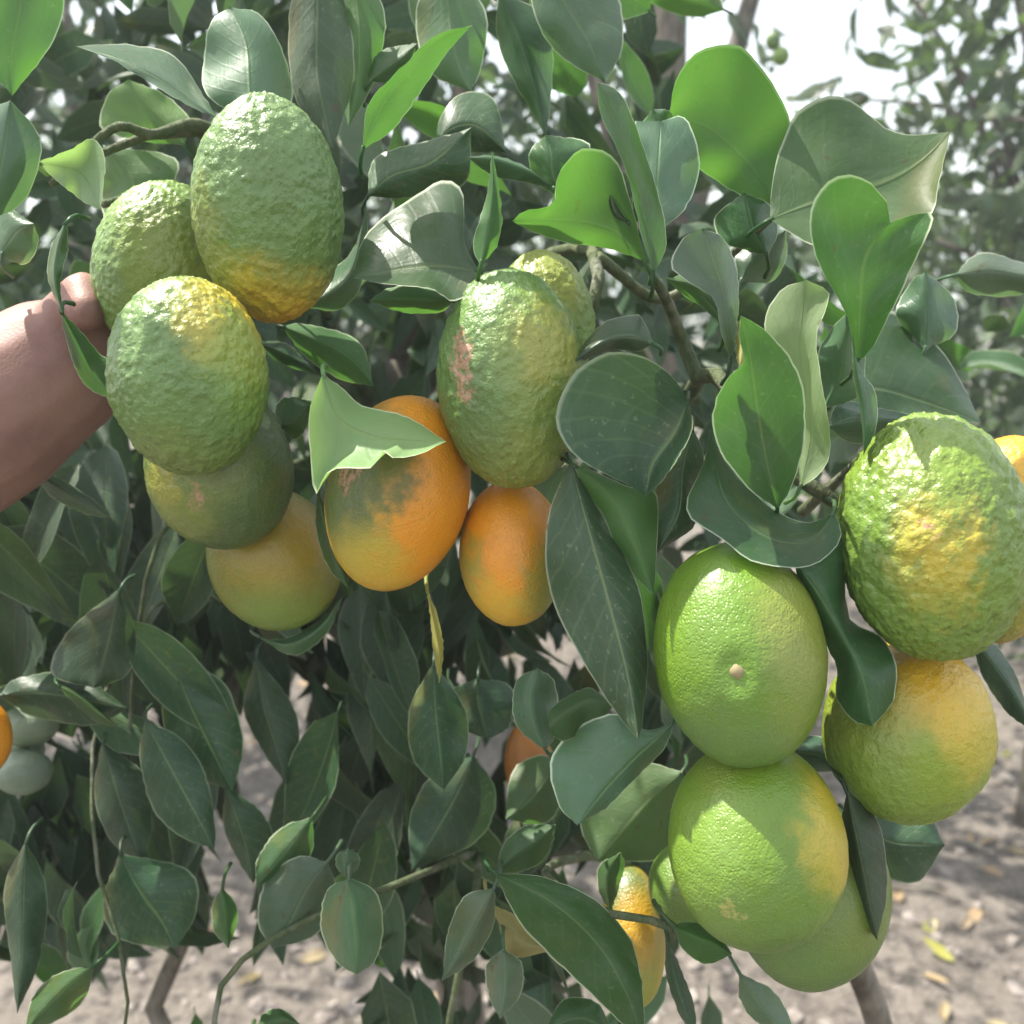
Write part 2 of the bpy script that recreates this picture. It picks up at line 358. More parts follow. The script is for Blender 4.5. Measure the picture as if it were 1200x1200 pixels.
back_tree('bushy tree straight behind the fruit tree, mostly hidden', gp(480, 3.0), 1.8, gp(450, 3.0) + Vector((0, 0, 1.45)), (0.80, 0.5, 0.95), 2800, 0.09, ntrunk=0.05)
back_tree('low shrub at the foot of the right background tree', gp(1150, 3.6), 0.9, gp(1130, 3.7) + Vector((0, 0, 0.62)), (1.0, 0.5, 0.5), 1500, 0.085, ntrunk=0.03)
for k, (px, dy, h, r) in enumerate([(-200, 9, 3.2, 1.7), (130, 10, 3.0, 1.8), (420, 11, 2.7, 1.8), (700, 12, 2.2, 1.7), (960, 12, 2.0, 1.7), (1250, 9.5, 2.6, 1.7), (1550, 9, 3.0, 1.8)]):
    b0 = gp(px, dy)
    back_tree('distant orchard tree in the row far behind, ' + ['beyond the arm at the left', 'behind the left fruit cluster', 'behind the middle of the near tree', 'behind the dark bare trunk', 'under the brightest patch of sky', 'behind the right background citrus', 'farthest right, past the frame edge'][k], b0, h * 0.9, b0 + Vector((0, 0, h * 0.52)), (r, 1.0, h * 0.45), 1100, 0.22, ntrunk=0.09, group='distant orchard trees', limbs=4)

# ------------------------------------------------------------------ the fruit tree
ROOT = at(520, 700, 1.0); ROOT = Vector((ROOT.x, 1.02, 0.0))
tree = link('citrus_tree', None, None, ROOT)
tag(tree, 'leafy citrus tree in the foreground carrying green, yellow and orange fruit', 'tree')
# ---- traced foreground leaves: outlines base -> tip as left edge, midrib, right edge, each with its own depth
def pts(s): return [tuple(float(v) for v in q.split(',')) for q in s.split()]
NL = [0]
def H(d, L, M, R, k='leaf', db=0.0, dt=0.0, dl=0.012, dr=0.012, face='top', rip=0.0036, nr=26, nc=11, pet=True):
    L, M, R = (spline(pts(q), nr) for q in (L, M, R))
    sd = NL[0]; NL[0] += 1; V = []; U = []
    for i in range(nr):
        t = i / (nr - 1); dm = d + db * (1 - t) + dt * t; bell = math.sin(math.pi * min(max(t, 0), 1)) ** 0.7 if 0 < t < 1 else 0
        for j in range(nc):
            s = 2 * j / (nc - 1) - 1; a = abs(s); E = L if s < 0 else R
            p = M[i] * (1 - a) + E[i] * a
            p = p + rng.standard_normal(2) * (0.45 if a > 0.9 else 0.0)
            dd = dm + (dl if s < 0 else dr) * a ** 1.5 * bell + rip * math.sin(t * 13 + sd * 1.7 + (1.9 if s > 0 else 0)) * a * a * bell
            q0 = at(p[0], p[1], dd); dd += 0.0022 * noise.noise(q0 * 55) * min(1, 4 * t * (1 - t) + a)
            V.append(at(p[0], p[1], dd)); U.append((0.5 + 0.5 * s, t))
    F = [(i * nc + j, i * nc + j + 1, (i + 1) * nc + j + 1, (i + 1) * nc + j) for i in range(nr - 1) for j in range(nc - 1)]
    nsum = Vector((0, 0, 0))
    for f in F:
        a, b2, c = V[f[0]], V[f[1]], V[f[2]]; nsum += (b2 - a).cross(c - a)
    if (nsum.dot(CAM - V[len(V) // 2]) > 0) != (face == 'top'): F = [f[::-1] for f in F]
    base = V[nc // 2].copy()
    if pet:
        m1 = V[2 * nc + nc // 2]; back = (base - m1).normalized()
        tv, tf = tube_geo([base - back * 0.002, base + back * 0.004 + FWD * 0.006, base + back * 0.006 + FWD * 0.018], [0.0009, 0.0009, 0.0011], 5, 5)
        o = len(V); V += [Vector(q) for q in tv]; U += [(0.3, 0.02)] * len(tv); F += [tuple(o + i for i in f) for f in tf]
    return link('leaf', mesh('leaf', [v - base for v in V], F, LM[k], uv=U), tree, base - ROOT)

# upper left
H(.36, '22,-80 -30,-20 -32,50 14,113', '22,-80 24,0 14,60 14,113', '22,-80 72,-20 66,42 14,113', 'leaf', face='under', dl=-.01, dr=.01)
H(.37, '-30,262 -60,200 -40,140 12,118', '-30,262 -5,220 6,170 12,118', '-30,262 22,242 45,198 46,158 12,118', 'pale', dr=.015)
H(.40, '44,190 80,176 110,163 123,190 118,246', '44,190 75,196 98,205 118,246', '44,190 60,206 80,223 100,238 118,246', 'bright', db=.02, dl=-.02, dr=.012)
H(.41, '258,141 242,118 205,66 150,52 88,54', '258,141 220,116 185,92 140,70 88,54', '258,141 220,123 185,103 130,70 88,54', 'pale', dl=.03, dr=-.004)
H(.42, '292,142 243,112 238,70 247,26 270,8', '292,142 292,100 288,50 270,8', '292,142 340,125 336,72 308,20 270,8', 'pale', face='under', dl=.01, dr=.025, dt=.02)
H(.45, '370,-50 342,0 338,60 350,125 390,175', '370,-50 372,10 372,90 390,175', '370,-50 404,0 415,90 390,175', 'dark', face='under')
H(.46, '410,-40 385,20 396,90 408,150', '410,-40 420,20 420,90 408,150', '410,-40 450,10 440,90 408,150', 'leaf', face='under')
H(.50, '216,170 170,166 118,150 126,112 150,93', '216,170 190,140 165,115 150,93', '216,170 222,140 195,112 150,93', 'young', face='under')
H(.50, '122,172 118,220 124,260 150,262', '122,172 150,200 160,235 150,262', '122,172 190,180 210,195 190,235 150,262', 'young', face='under')
H(.385, '77,258 60,290 56,325 72,366', '77,258 68,290 64,325 72,366', '77,258 80,290 72,325 72,366', 'leaf', dl=.02, dr=.004)
H(.385, '70,362 78,400 95,445 118,463 136,465', '70,362 90,405 112,440 136,465', '70,362 95,388 116,414 135,428 136,465', 'leaf', db=.0, dt=.02, dr=.012)
H(.50, '40,553 60,582 100,602 130,607', '40,553 70,570 100,590 130,607', '40,553 72,562 108,585 130,607', 'pale')
H(.44, '0,300 -30,280 -20,230 40,262', '0,300 10,285 22,270 40,262', '0,300 30,310 45,285 40,262', 'pale')
H(.47, '350,360 372,330 408,300 425,262 430,228', '350,360 385,345 415,310 430,228', '350,360 400,362 428,320 430,228', 'pale', dl=.01)
# upper centre
H(.41, '424,176 432,122 470,80 510,42 553,30', '424,176 450,120 480,84 515,48 553,30', '424,176 462,150 509,84 532,52 553,30', 'leaf', dl=-.012, dr=.02)
H(.46, '432,96 436,72 450,58 490,50', '432,96 450,82 470,68 490,50', '432,96 460,95 480,74 490,50', 'young', face='under')
H(.49, '520,-40 488,10 500,80 552,108', '520,-40 525,10 535,70 552,108', '520,-40 568,10 566,70 552,108', 'leaf', face='under')
H(.50, '585,-10 582,40 600,90 640,160', '585,-10 605,40 625,100 640,160', '585,-10 640,20 648,80 640,160', 'leaf')
H(.47, '630,-60 622,0 650,60 710,98', '630,-60 660,0 690,50 710,98', '630,-60 715,-20 730,50 710,98', 'pale')
H(.47, '508,172 520,130 545,108 580,118 593,178', '508,172 530,150 560,148 593,178', '508,172 530,178 560,180 593,178', 'dark')
H(.405, '562,318 545,285 542,225 520,211 490,228 455,250 425,282 414,326', '562,318 520,312 470,316 414,326', '562,318 556,338 532,353 505,339 460,334 414,326', 'leaf', dl=.032, dr=-.022)
H(.42, '532,352 500,337 460,336 432,352', '532,352 500,350 465,350 432,352', '532,352 515,366 470,366 432,352', 'young', face='under', dr=.02)
H(.385, '563,310 554,285 570,230 577,176', '563,310 570,285 577,230 577,176', '563,310 582,288 588,245 577,176', 'young', face='under', dl=.006)
H(.40, '757,308 741,245 722,188 691,173 668,184 652,212 648,240 615,246 600,259', '757,308 725,275 690,262 645,258 600,259', '757,308 738,300 705,290 665,285 625,272 600,259', 'young', face='under', dl=-.022, dr=.010)
H(.392, '740,262 712,250 706,222 722,196', '740,262 722,250 716,225 722,196', '740,262 742,240 738,210 722,196', 'dark', dl=.012)
H(.382, '766,322 752,275 738,215 722,172 703,133 700,97', '766,322 760,278 748,218 728,160 700,97', '766,322 781,285 772,228 748,155 726,108 700,97', 'leaf', dl=-.01, dr=.015)
H(.405, '775,268 748,220 738,180 745,142', '775,268 770,225 772,180 775,142', '775,268 806,240 820,190 804,139 775,142', 'pale', dt=.012, dr=.012, dl=.0)
H(.45, '660,232 630,215 620,180 640,158', '660,232 648,205 645,180 640,158', '660,232 690,205 690,168 640,158', 'leaf')
H(.44, '652,222 610,192 575,182 548,184', '652,222 620,200 580,186 548,184', '652,222 620,215 575,205 548,184', 'pale', dl=.02)
H(.46, '430,230 440,185 500,165 552,150', '430,230 460,205 505,190 552,150', '430,230 480,232 545,215 552,150', 'dark')
H(.43, '800,168 790,145 785,130 765,128', '800,168 785,158 775,145 765,128', '800,168 770,172 752,150 765,128', 'leaf')
# upper right
H(.447, '906,240 882,236 840,212 808,186 783,138', '906,240 892,212 865,180 825,148 783,138', '906,240 929,190 925,140 906,98 886,72 865,53 822,58 795,88 783,138', 'young', face='under', dr=-.028, dl=.012)
H(.41, '902,257 905,210 917,165 930,137 951,119 973,112 997,117 1021,137 1046,154 1078,158 1114,154', '902,257 955,238 1032,216 1078,190 1114,154', '902,257 960,290 1020,285 1062,262 1092,250 1102,205 1114,154', 'leaf', face='under', dl=.008, dr=-.022, dt=.015)
H(.375, '1005,425 990,365 962,316 949,272 951,240 966,216 990,205 1018,212 1039,238 1043,262', '1005,425 1008,360 1012,310 1028,278 1043,262', '1005,425 1022,408 1042,370 1072,308 1090,268 1092,248 1068,252 1043,262', 'leaf', dl=-.014, dr=-.012, db=.008, dt=-.012)
H(.372, '1012,534 1008,480 1000,440 999,392', '1012,534 1011,490 1004,440 999,392', '1012,534 1027,500 1026,460 1008,432 999,392', 'leaf', dr=.01, pet=False)
H(.385, '856,425 844,385 836,350 800,326 786,310 800,280 823,268', '856,425 852,380 845,330 823,268', '856,425 864,380 866,335 860,305 846,277 823,268', 'pale', dl=-.006, dr=.012)
H(.39, '848,385 845,350 815,322 780,326', '848,385 838,362 815,338 780,326', '848,385 825,362 800,345 780,326', 'young', face='under')
H(.43, '900,300 850,285 838,255 872,226', '900,300 885,275 878,250 872,226', '900,300 912,270 902,240 872,226', 'leaf')
H(.46, '868,330 862,300 880,260 920,270', '868,330 880,310 900,290 920,270', '868,330 905,330 922,300 920,270', 'pale')
H(.405, '938,572 930,480 905,420 896,376 915,340 944,328', '938,572 950,500 938,410 944,328', '938,572 969,545 972,505 962,440 957,395 972,345 944,328', 'bright', face='under', dl=.008, dr=-.01, dt=-.014)
H(.41, '965,480 958,420 975,385 1000,360', '965,480 985,440 990,400 1000,360', '965,480 1010,460 1012,400 1000,360', 'pale', db=.02)
H(.372, '912,597 885,579 862,555 842,526 835,502 838,470 855,440 872,424 866,395 868,370', '912,597 898,540 888,480 880,425 868,370', '912,597 930,565 942,520 944,478 937,440 920,411 895,385 868,370', 'leaf', dl=-.014, dr=-.010, db=.018, dt=-.014, rip=.0006)
H(.378, '866,432 862,410 864,390 868,372', '866,432 870,412 870,395 868,372', '866,432 880,425 878,400 868,372', 'yellow', pet=False)
H(.368, '978,600 948,612 912,600 878,572 850,540 832,504', '978,600 950,634 900,630 850,585 832,504', '978,600 986,632 955,661 925,665 881,657 846,632 811,608 805,586 824,545 832,504', 'leaf', dl=.022, dr=-.006, dt=.012)
H(.372, '930,655 938,690 948,716 964,748 980,782 980,818 1000,845 1022,851', '930,655 955,690 985,740 1010,790 1022,851', '930,655 990,622 990,680 998,728 1032,745 1050,780 1046,822 1022,851', 'leaf', dl=.022, dr=.02)
H(.455, '962,470 985,390 1030,362 1070,380 1110,420 1150,495', '962,470 1020,455 1080,470 1150,495', '962,470 1000,490 1080,500 1150,495', 'leaf', dl=.03, dr=-.01)
H(.43, '970,500 985,470 1040,480 1090,490', '970,500 1005,492 1050,492 1090,490', '970,500 1000,520 1050,510 1090,490', 'pale')
H(.47, '1085,410 1050,370 1068,330 1085,318', '1085,410 1085,380 1085,350 1085,318', '1085,410 1120,390 1118,350 1085,318', 'pale')
H(.50, '1118,322 1150,296 1200,308 1260,330', '1118,322 1160,318 1210,325 1260,330', '1118,322 1140,345 1210,345 1260,330', 'pale')
# centre
H(.385, '806,470 792,446 761,421 722,412 698,418 677,432 659,460 651,492 666,526 694,548 726,563 757,581', '806,470 790,510 765,545 757,581', '806,470 812,500 796,535 772,568 757,581', 'dark', dl=-.016, dr=-.018, rip=.0015)
H(.388, '766,402 748,412 722,410 690,420 654,438', '766,402 735,395 700,405 654,438', '766,402 752,372 735,369 705,380 680,408 654,438', 'pale', dr=.02)
H(.392, '672,545 690,582 706,602 722,642 745,676 766,697', '672,545 710,575 740,625 766,697', '672,545 702,555 736,570 769,578 770,640 766,697', 'young', face='under', dl=.01, dr=.008)
H(.40, '812,500 780,540 765,590 770,648', '812,500 800,550 795,600 770,648', '812,500 826,540 818,610 770,648', 'dark')
H(.375, '668,540 644,600 639,655 650,712 675,762 706,812 733,850 748,866', '668,540 690,620 712,700 735,790 748,866', '668,540 715,620 746,680 757,735 759,790 753,845 748,866', 'dark', db=.02, dl=.012, dr=.012)
H(.385, '378,438 362,485 366,560 371,579 388,551 435,548 447,529 463,537 488,533 523,518', '378,438 398,490 440,512 485,516 523,518', '378,438 400,454 425,475 460,483 490,495 523,518', 'bright', dl=-.016, dr=.012, rip=.0005)
H(.43, '372,575 370,620 385,665 408,690', '372,575 382,620 396,660 408,690', '372,575 396,620 408,660 408,690', 'leaf')
H(.47, '330,382 360,380 420,400 438,452', '330,382 370,398 410,420 438,452', '330,382 360,420 400,445 438,452', 'leaf', face='under')
H(.46, '330,500 322,480 335,465 368,470', '330,500 345,492 355,480 368,470', '330,500 345,515 360,500 368,470', 'leaf')
H(.48, '300,400 320,420 345,432 372,438', '300,400 325,412 350,425 372,438', '300,400 335,402 355,420 372,438', 'leaf')
H(.47, '300,745 330,750 370,730 402,698', '300,745 340,755 375,735 402,698', '300,745 345,768 385,740 402,698', 'pale')
# lower left, hanging in shade
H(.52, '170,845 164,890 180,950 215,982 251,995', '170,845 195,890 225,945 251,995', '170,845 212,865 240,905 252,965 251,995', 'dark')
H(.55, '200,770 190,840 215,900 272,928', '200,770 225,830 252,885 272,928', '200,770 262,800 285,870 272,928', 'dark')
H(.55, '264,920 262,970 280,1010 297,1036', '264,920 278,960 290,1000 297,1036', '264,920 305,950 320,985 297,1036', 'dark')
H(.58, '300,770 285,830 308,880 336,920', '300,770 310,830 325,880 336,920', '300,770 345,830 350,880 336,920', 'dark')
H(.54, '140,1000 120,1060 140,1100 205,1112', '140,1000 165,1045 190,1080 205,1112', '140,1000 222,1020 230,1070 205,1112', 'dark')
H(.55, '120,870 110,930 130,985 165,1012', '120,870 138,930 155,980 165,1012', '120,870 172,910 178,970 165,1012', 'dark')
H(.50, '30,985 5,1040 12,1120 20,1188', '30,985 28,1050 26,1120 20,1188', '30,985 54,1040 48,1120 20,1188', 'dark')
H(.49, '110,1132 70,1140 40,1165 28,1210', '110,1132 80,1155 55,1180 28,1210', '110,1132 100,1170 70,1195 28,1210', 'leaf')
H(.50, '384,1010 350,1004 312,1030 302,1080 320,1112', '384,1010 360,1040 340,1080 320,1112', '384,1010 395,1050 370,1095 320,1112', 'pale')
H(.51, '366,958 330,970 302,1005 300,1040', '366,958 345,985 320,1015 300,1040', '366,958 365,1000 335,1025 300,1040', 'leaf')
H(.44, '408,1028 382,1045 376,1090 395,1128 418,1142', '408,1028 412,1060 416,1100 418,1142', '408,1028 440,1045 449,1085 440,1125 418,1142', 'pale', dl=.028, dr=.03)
H(.445, '406,1030 394,1015 396,1000 408,994', '406,1030 406,1018 407,1006 408,994', '406,1030 420,1016 420,1002 408,994', 'pale', pet=False)
H(.50, '260,1040 249,1060 250,1090 268,1112', '260,1040 262,1060 265,1090 268,1112', '260,1040 277,1060 277,1085 268,1112', 'young')
H(.52, '66,803 85,808 115,830 140,852', '66,803 90,815 115,835 140,852', '66,803 85,822 112,845 140,852', 'young', face='under')
H(.52, '140,690 80,740 60,790 110,806', '140,690 130,740 120,780 110,806', '140,690 160,745 150,790 110,806', 'dark')
H(.53, '0,815 20,795 90,790 150,830', '0,815 50,812 100,820 150,830', '0,815 40,840 110,850 150,830', 'dark')
H(.50, '300,1210 308,1188 330,1182 352,1200', '300,1210 318,1200 335,1195 352,1200', '300,1210 318,1215 340,1215 352,1200', 'young')
# lower centre
H(.50, '508,778 480,830 484,890 520,926', '508,778 510,830 515,880 520,926', '508,778 545,830 546,885 520,926', 'dark')
H(.54, '555,885 505,910 480,960 483,1020', '555,885 535,930 510,975 483,1020', '555,885 582,930 560,985 483,1020', 'dark')
H(.53, '560,795 530,810 536,850 572,866', '560,795 560,820 566,845 572,866', '560,795 600,805 598,850 572,866', 'dark')
H(.44, '640,880 605,850 604,800 630,783', '640,880 625,850 620,815 630,783', '640,880 655,850 650,800 630,783', 'pale')
H(.43, '718,828 690,806 650,826 640,840', '718,828 690,820 660,838 644,852', '718,828 706,842 665,868 648,862', 'young', face='under', dl=.02)
H(.425, '790,846 757,856 722,837 680,850 650,880 645,905 655,945 676,967', '790,846 748,885 710,925 676,967', '790,846 778,878 742,915 710,947 676,967', 'pale', dl=.012, dr=.006)
H(.50, '800,905 740,890 690,910 680,965 700,1010', '800,905 765,935 730,975 700,1010', '800,905 815,960 780,1005 700,1010', 'leaf', face='under')
H(.46, '582,1022 590,990 615,968 652,966', '582,1022 605,1000 628,985 652,966', '582,1022 610,1022 640,1005 652,966', 'leaf', face='under')
H(.41, '580,1024 640,1028 700,1056 738,1100 752,1150 755,1225', '580,1024 645,1055 700,1105 735,1165 755,1225', '580,1024 608,1080 655,1130 700,1172 755,1225', 'leaf', dl=.014, dr=.01)
H(.44, '580,1040 545,1050 525,1090 518,1150', '580,1040 562,1075 540,1115 518,1150', '580,1040 578,1085 555,1125 518,1150', 'pale')
H(.47, '576,1060 585,1085 598,1122 652,1112', '576,1060 600,1090 620,1105 652,1112', '576,1060 602,1072 625,1100 652,1112', 'yellow')
H(.46, '590,1112 570,1130 572,1165 586,1195', '590,1112 592,1140 590,1170 586,1195', '590,1112 612,1130 610,1165 586,1195', 'pale')
H(.45, '720,1215 700,1175 660,1172 636,1212', '720,1215 690,1195 665,1195 636,1212', '720,1215 690,1230 660,1230 636,1212', 'leaf')
H(.40, '788,1084 810,1080 838,1090 858,1118', '788,1084 810,1096 835,1106 858,1118', '788,1084 800,1112 828,1130 858,1118', 'young')
H(.42, '782,1098 780,1140 795,1185 815,1220', '782,1098 790,1140 802,1185 815,1220', '782,1098 800,1140 815,1185 815,1220', 'dark')
H(.44, '866,1140 868,1175 895,1205 935,1225', '866,1140 885,1170 905,1195 935,1225', '866,1140 905,1160 925,1190 935,1225', 'pale')
H(.45, '500,690 512,720 520,760 515,800', '500,690 508,725 515,765 515,800', '500,690 505,730 508,765 515,800', 'yellow')
H(.53, '655,890 630,885 600,905 592,960', '655,890 640,915 620,940 592,960', '655,890 660,930 640,965 592,960', 'leaf', face='under')
H(.55, '640,930 615,945 590,985 600,1030', '640,930 625,960 612,1000 600,1030', '640,930 650,975 635,1015 600,1030', 'dark')
H(.45, '716,1070 702,1045 702,1015 728,998', '716,1070 712,1040 714,1018 728,998', '716,1070 724,1045 732,1015 728,998', 'leaf')
# lower right
H(.47, '1010,965 1050,950 1090,960 1107,990', '1010,965 1040,985 1075,990 1107,990', '1010,965 1030,1020 1075,1034 1107,990', 'dark')
H(.397, '992,925 985,985 1000,1060 1028,1102', '992,925 1005,985 1018,1050 1028,1102', '992,925 1030,965 1040,1040 1028,1102', 'dark', dl=.02)
H(.46, '1140,750 1165,755 1190,790 1215,860', '1140,750 1165,780 1190,815 1215,860', '1140,750 1150,790 1180,835 1215,860', 'dark')
H(.47, '1150,850 1162,850 1169,880 1150,922', '1150,850 1156,870 1158,895 1150,922', '1150,850 1147,870 1147,900 1150,922', 'dark')
H(.46, '880,878 930,862 975,868 990,900', '880,878 920,880 960,885 990,900', '880,878 920,900 960,905 990,900', 'dark')
NHERO = NL[0]

# ---- leaves between the traced ones
HOLES = [(315, 880, 38, 95), (345, 830, 30, 45), (560, 880, 24, 32), (660, 775, 32, 30), (690, 80, 26, 30), (575, 95, 22, 26), (940, 50, 100, 75), (840, 50, 30, 60), (270, 1010, 30, 60), (300, 1130, 110, 50), (395, 1170, 25, 40), (150, 985, 26, 30), (25, 878, 75, 50)]
def free(px, py, m=0):
    if px > 1010 and py > 690 + 0.0 * px: return False
    if px > 830 and py > 1080: return False
    return all(((px - a) / (rx + m)) ** 2 + ((py - b2) / (ry + m)) ** 2 > 1 for a, b2, rx, ry in HOLES)
def filler(zone, n, d0, d1, mode, mats, smin=0.05, smax=0.085):
    x0, x1, y0, y1 = zone; k = 0; out = []
    while k < n:
        px, py = random.uniform(x0, x1), random.uniform(y0, y1)
        if not free(px, py, 12): continue
        d = random.uniform(d0, d1); p = at(px, py, d)
        if mode == 'hang': t = Vector((random.gauss(0, .4), random.gauss(0, .4), -1)); nr = rvec() * 0.9 - FWD * 0.9
        elif mode == 'up': t = Vector((random.gauss(0, .7), random.gauss(-.2, .5), random.gauss(0.45, .6))); nr = rvec() - FWD * 0.5
        else: t = rvec() + Vector((0, 0, -0.3)); nr = rvec() - FWD * 0.6 + Vector((0, 0, .3))
        s = random.uniform(smin, smax); p = p - t.normalized() * s * 0.5
        out.append((p, t, nr, s, random.choice(mats), random.choice((1, 4, 6, 7, 8)) if mode == 'hang' else random.randrange(6))); k += 1
    return out
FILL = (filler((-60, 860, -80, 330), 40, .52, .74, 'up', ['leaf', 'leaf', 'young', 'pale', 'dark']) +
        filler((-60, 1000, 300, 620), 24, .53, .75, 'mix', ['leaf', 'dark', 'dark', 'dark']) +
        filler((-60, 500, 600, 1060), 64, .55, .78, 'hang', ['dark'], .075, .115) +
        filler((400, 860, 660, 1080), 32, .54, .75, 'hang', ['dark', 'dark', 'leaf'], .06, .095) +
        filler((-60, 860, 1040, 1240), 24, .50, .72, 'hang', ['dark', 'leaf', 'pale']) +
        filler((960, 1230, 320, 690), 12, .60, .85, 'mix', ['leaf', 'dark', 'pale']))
for (p, t, nr, s, m, kv) in FILL[:max(0, 299 - NHERO)]:
    o = link('leaf', leaf_var(kv, m), tree); o.matrix_local = Matrix.Translation(p - ROOT) @ orient(t, nr, s)
deep = (filler((-120, 880, -160, 420), 760, .76, 1.20, 'mix', ['leaf']) + filler((-120, 1000, 330, 760), 620, .72, 1.15, 'mix', ['leaf']) +
        filler((-120, 520, 560, 830), 240, .78, 1.05, 'hang', ['leaf'], .065, .105) + filler((400, 860, 640, 1000), 190, .74, 1.05, 'hang', ['leaf']) +
        filler((-120, 500, 700, 1120), 330, .70, .98, 'hang', ['leaf'], .065, .105) + filler((480, 860, 780, 1120), 120, .70, .98, 'hang', ['leaf']) + filler((400, 680, 960, 1270), 90, .62, .9, 'hang', ['leaf'], .06, .10) + filler((-700, 900, -560, -150), 500, .85, 1.6, 'mix', ['leaf']) + filler((-1300, 500, -900, -180), 700, .58, 1.05, 'mix', ['leaf']))  # last two zones: unseen canopy above, added to shade the leaves below
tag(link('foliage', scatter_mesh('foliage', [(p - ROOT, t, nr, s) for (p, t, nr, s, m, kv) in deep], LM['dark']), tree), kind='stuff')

# ---- wood
tube('trunk', [ROOT, ROOT + Vector((.02, -.02, .35)), ROOT + Vector((-.02, -.05, .75)), at(470, 420, .95)], [.034, .028, .022, .014], BARK, tree, 10, 18)
BR = [([at(470, 560, .98), at(400, 400, .8), at(300, 230, .55), at(240, 158, .5), at(150, 165, .47), at(60, 215, .44)], [.010, .008, .0045, .0035, .0026, .0018]),
      ([at(480, 480, .96), at(560, 360, .7), at(640, 300, .55), at(700, 300, .48), at(690, 380, .46)], [.010, .008, .005, .0035, .003]),
      ([at(500, 620, 1.0), at(700, 560, .75), at(800, 470, .55), at(840, 440, .47), at(960, 590, .45), at(1000, 600, .44)], [.011, .008, .006, .005, .0042, .0035]),
      ([at(470, 420, .95), at(520, 200, .8), at(560, 0, .75), at(580, -140, .75)], [.012, .008, .005, .003]),
      ([at(120, 240, .5), at(190, 226, .52), at(300, 235, .55)], [.002, .003, .0035]),
      ([at(102, 172, .45), at(140, 148, .46), at(180, 158, .47), at(236, 148, .49), at(300, 200, .52)], [.0018, .0024, .003, .004, .004]),
      ([at(470, 900, 1.0), at(250, 700, .7), at(130, 800, .58), at(108, 930, .55), at(118, 1040, .53), at(150, 1140, .52), at(140, 1250, .52)], [.008, .004, .0020, .0015, .0013, .0011, .0009]),
      ([at(470, 500, .98), at(300, 560, .66), at(195, 615, .56), at(160, 760, .56), at(150, 900, .57)], [.008, .004, .0018, .0014, .001]),
      ([at(600, 980, .7), at(480, 1030, .52), at(340, 1088, .5), at(262, 1150, .49), at(250, 1230, .49)], [.005, .0028, .002, .0017, .0014]),
      ([at(700, 1000, .7), at(640, 1020, .48), at(700, 1065, .43), at(760, 1078, .42), at(800, 1092, .41)], [.004, .0028, .0024, .002, .0018]),
      ([at(540, 940, .75), at(560, 1010, .6), at(545, 1100, .55), at(520, 1230, .55)], [.004, .003, .0024, .002]),
      ([at(700, 300, .48), at(770, 350, .5), at(830, 320, .47), at(902, 258, .42)], [.003, .0028, .002, .0014]),
      ([at(820, 450, .50), at(800, 400, .5), at(780, 350, .47), at(765, 325, .40)], [.004, .003, .0024, .0016]),
      ([at(940, 600, .48), at(985, 560, .45), at(1010, 535, .40)], [.003, .0022, .0014]),
      ([at(660, 540, .50), at(668, 560, .44), at(690, 600, .40)], [.002, .0016, .0012])]
for pp, rr in BR: tube('branch', pp, rr, TWIG if rr[0] < .0115 else BARK, tree, 7, 22)
sap = gp(225, 1.25)
tube('branch', [ROOT + Vector((0, 0, .16)), at(212, 1240, .95), at(210, 1120, .93), at(225, 980, .9), at(300, 700, .85)], [.012, .009, .009, .008, .005], BARK, tree, 8, 18)
tube('branch', [at(880, 930, .62), at(960, 1060, .66), at(1005, 1130, .70), at(1035, 1215, .74), at(1060, 1300, .80)], [.006, .008, .0095, .0105, .011], BARK, tree, 9, 16)

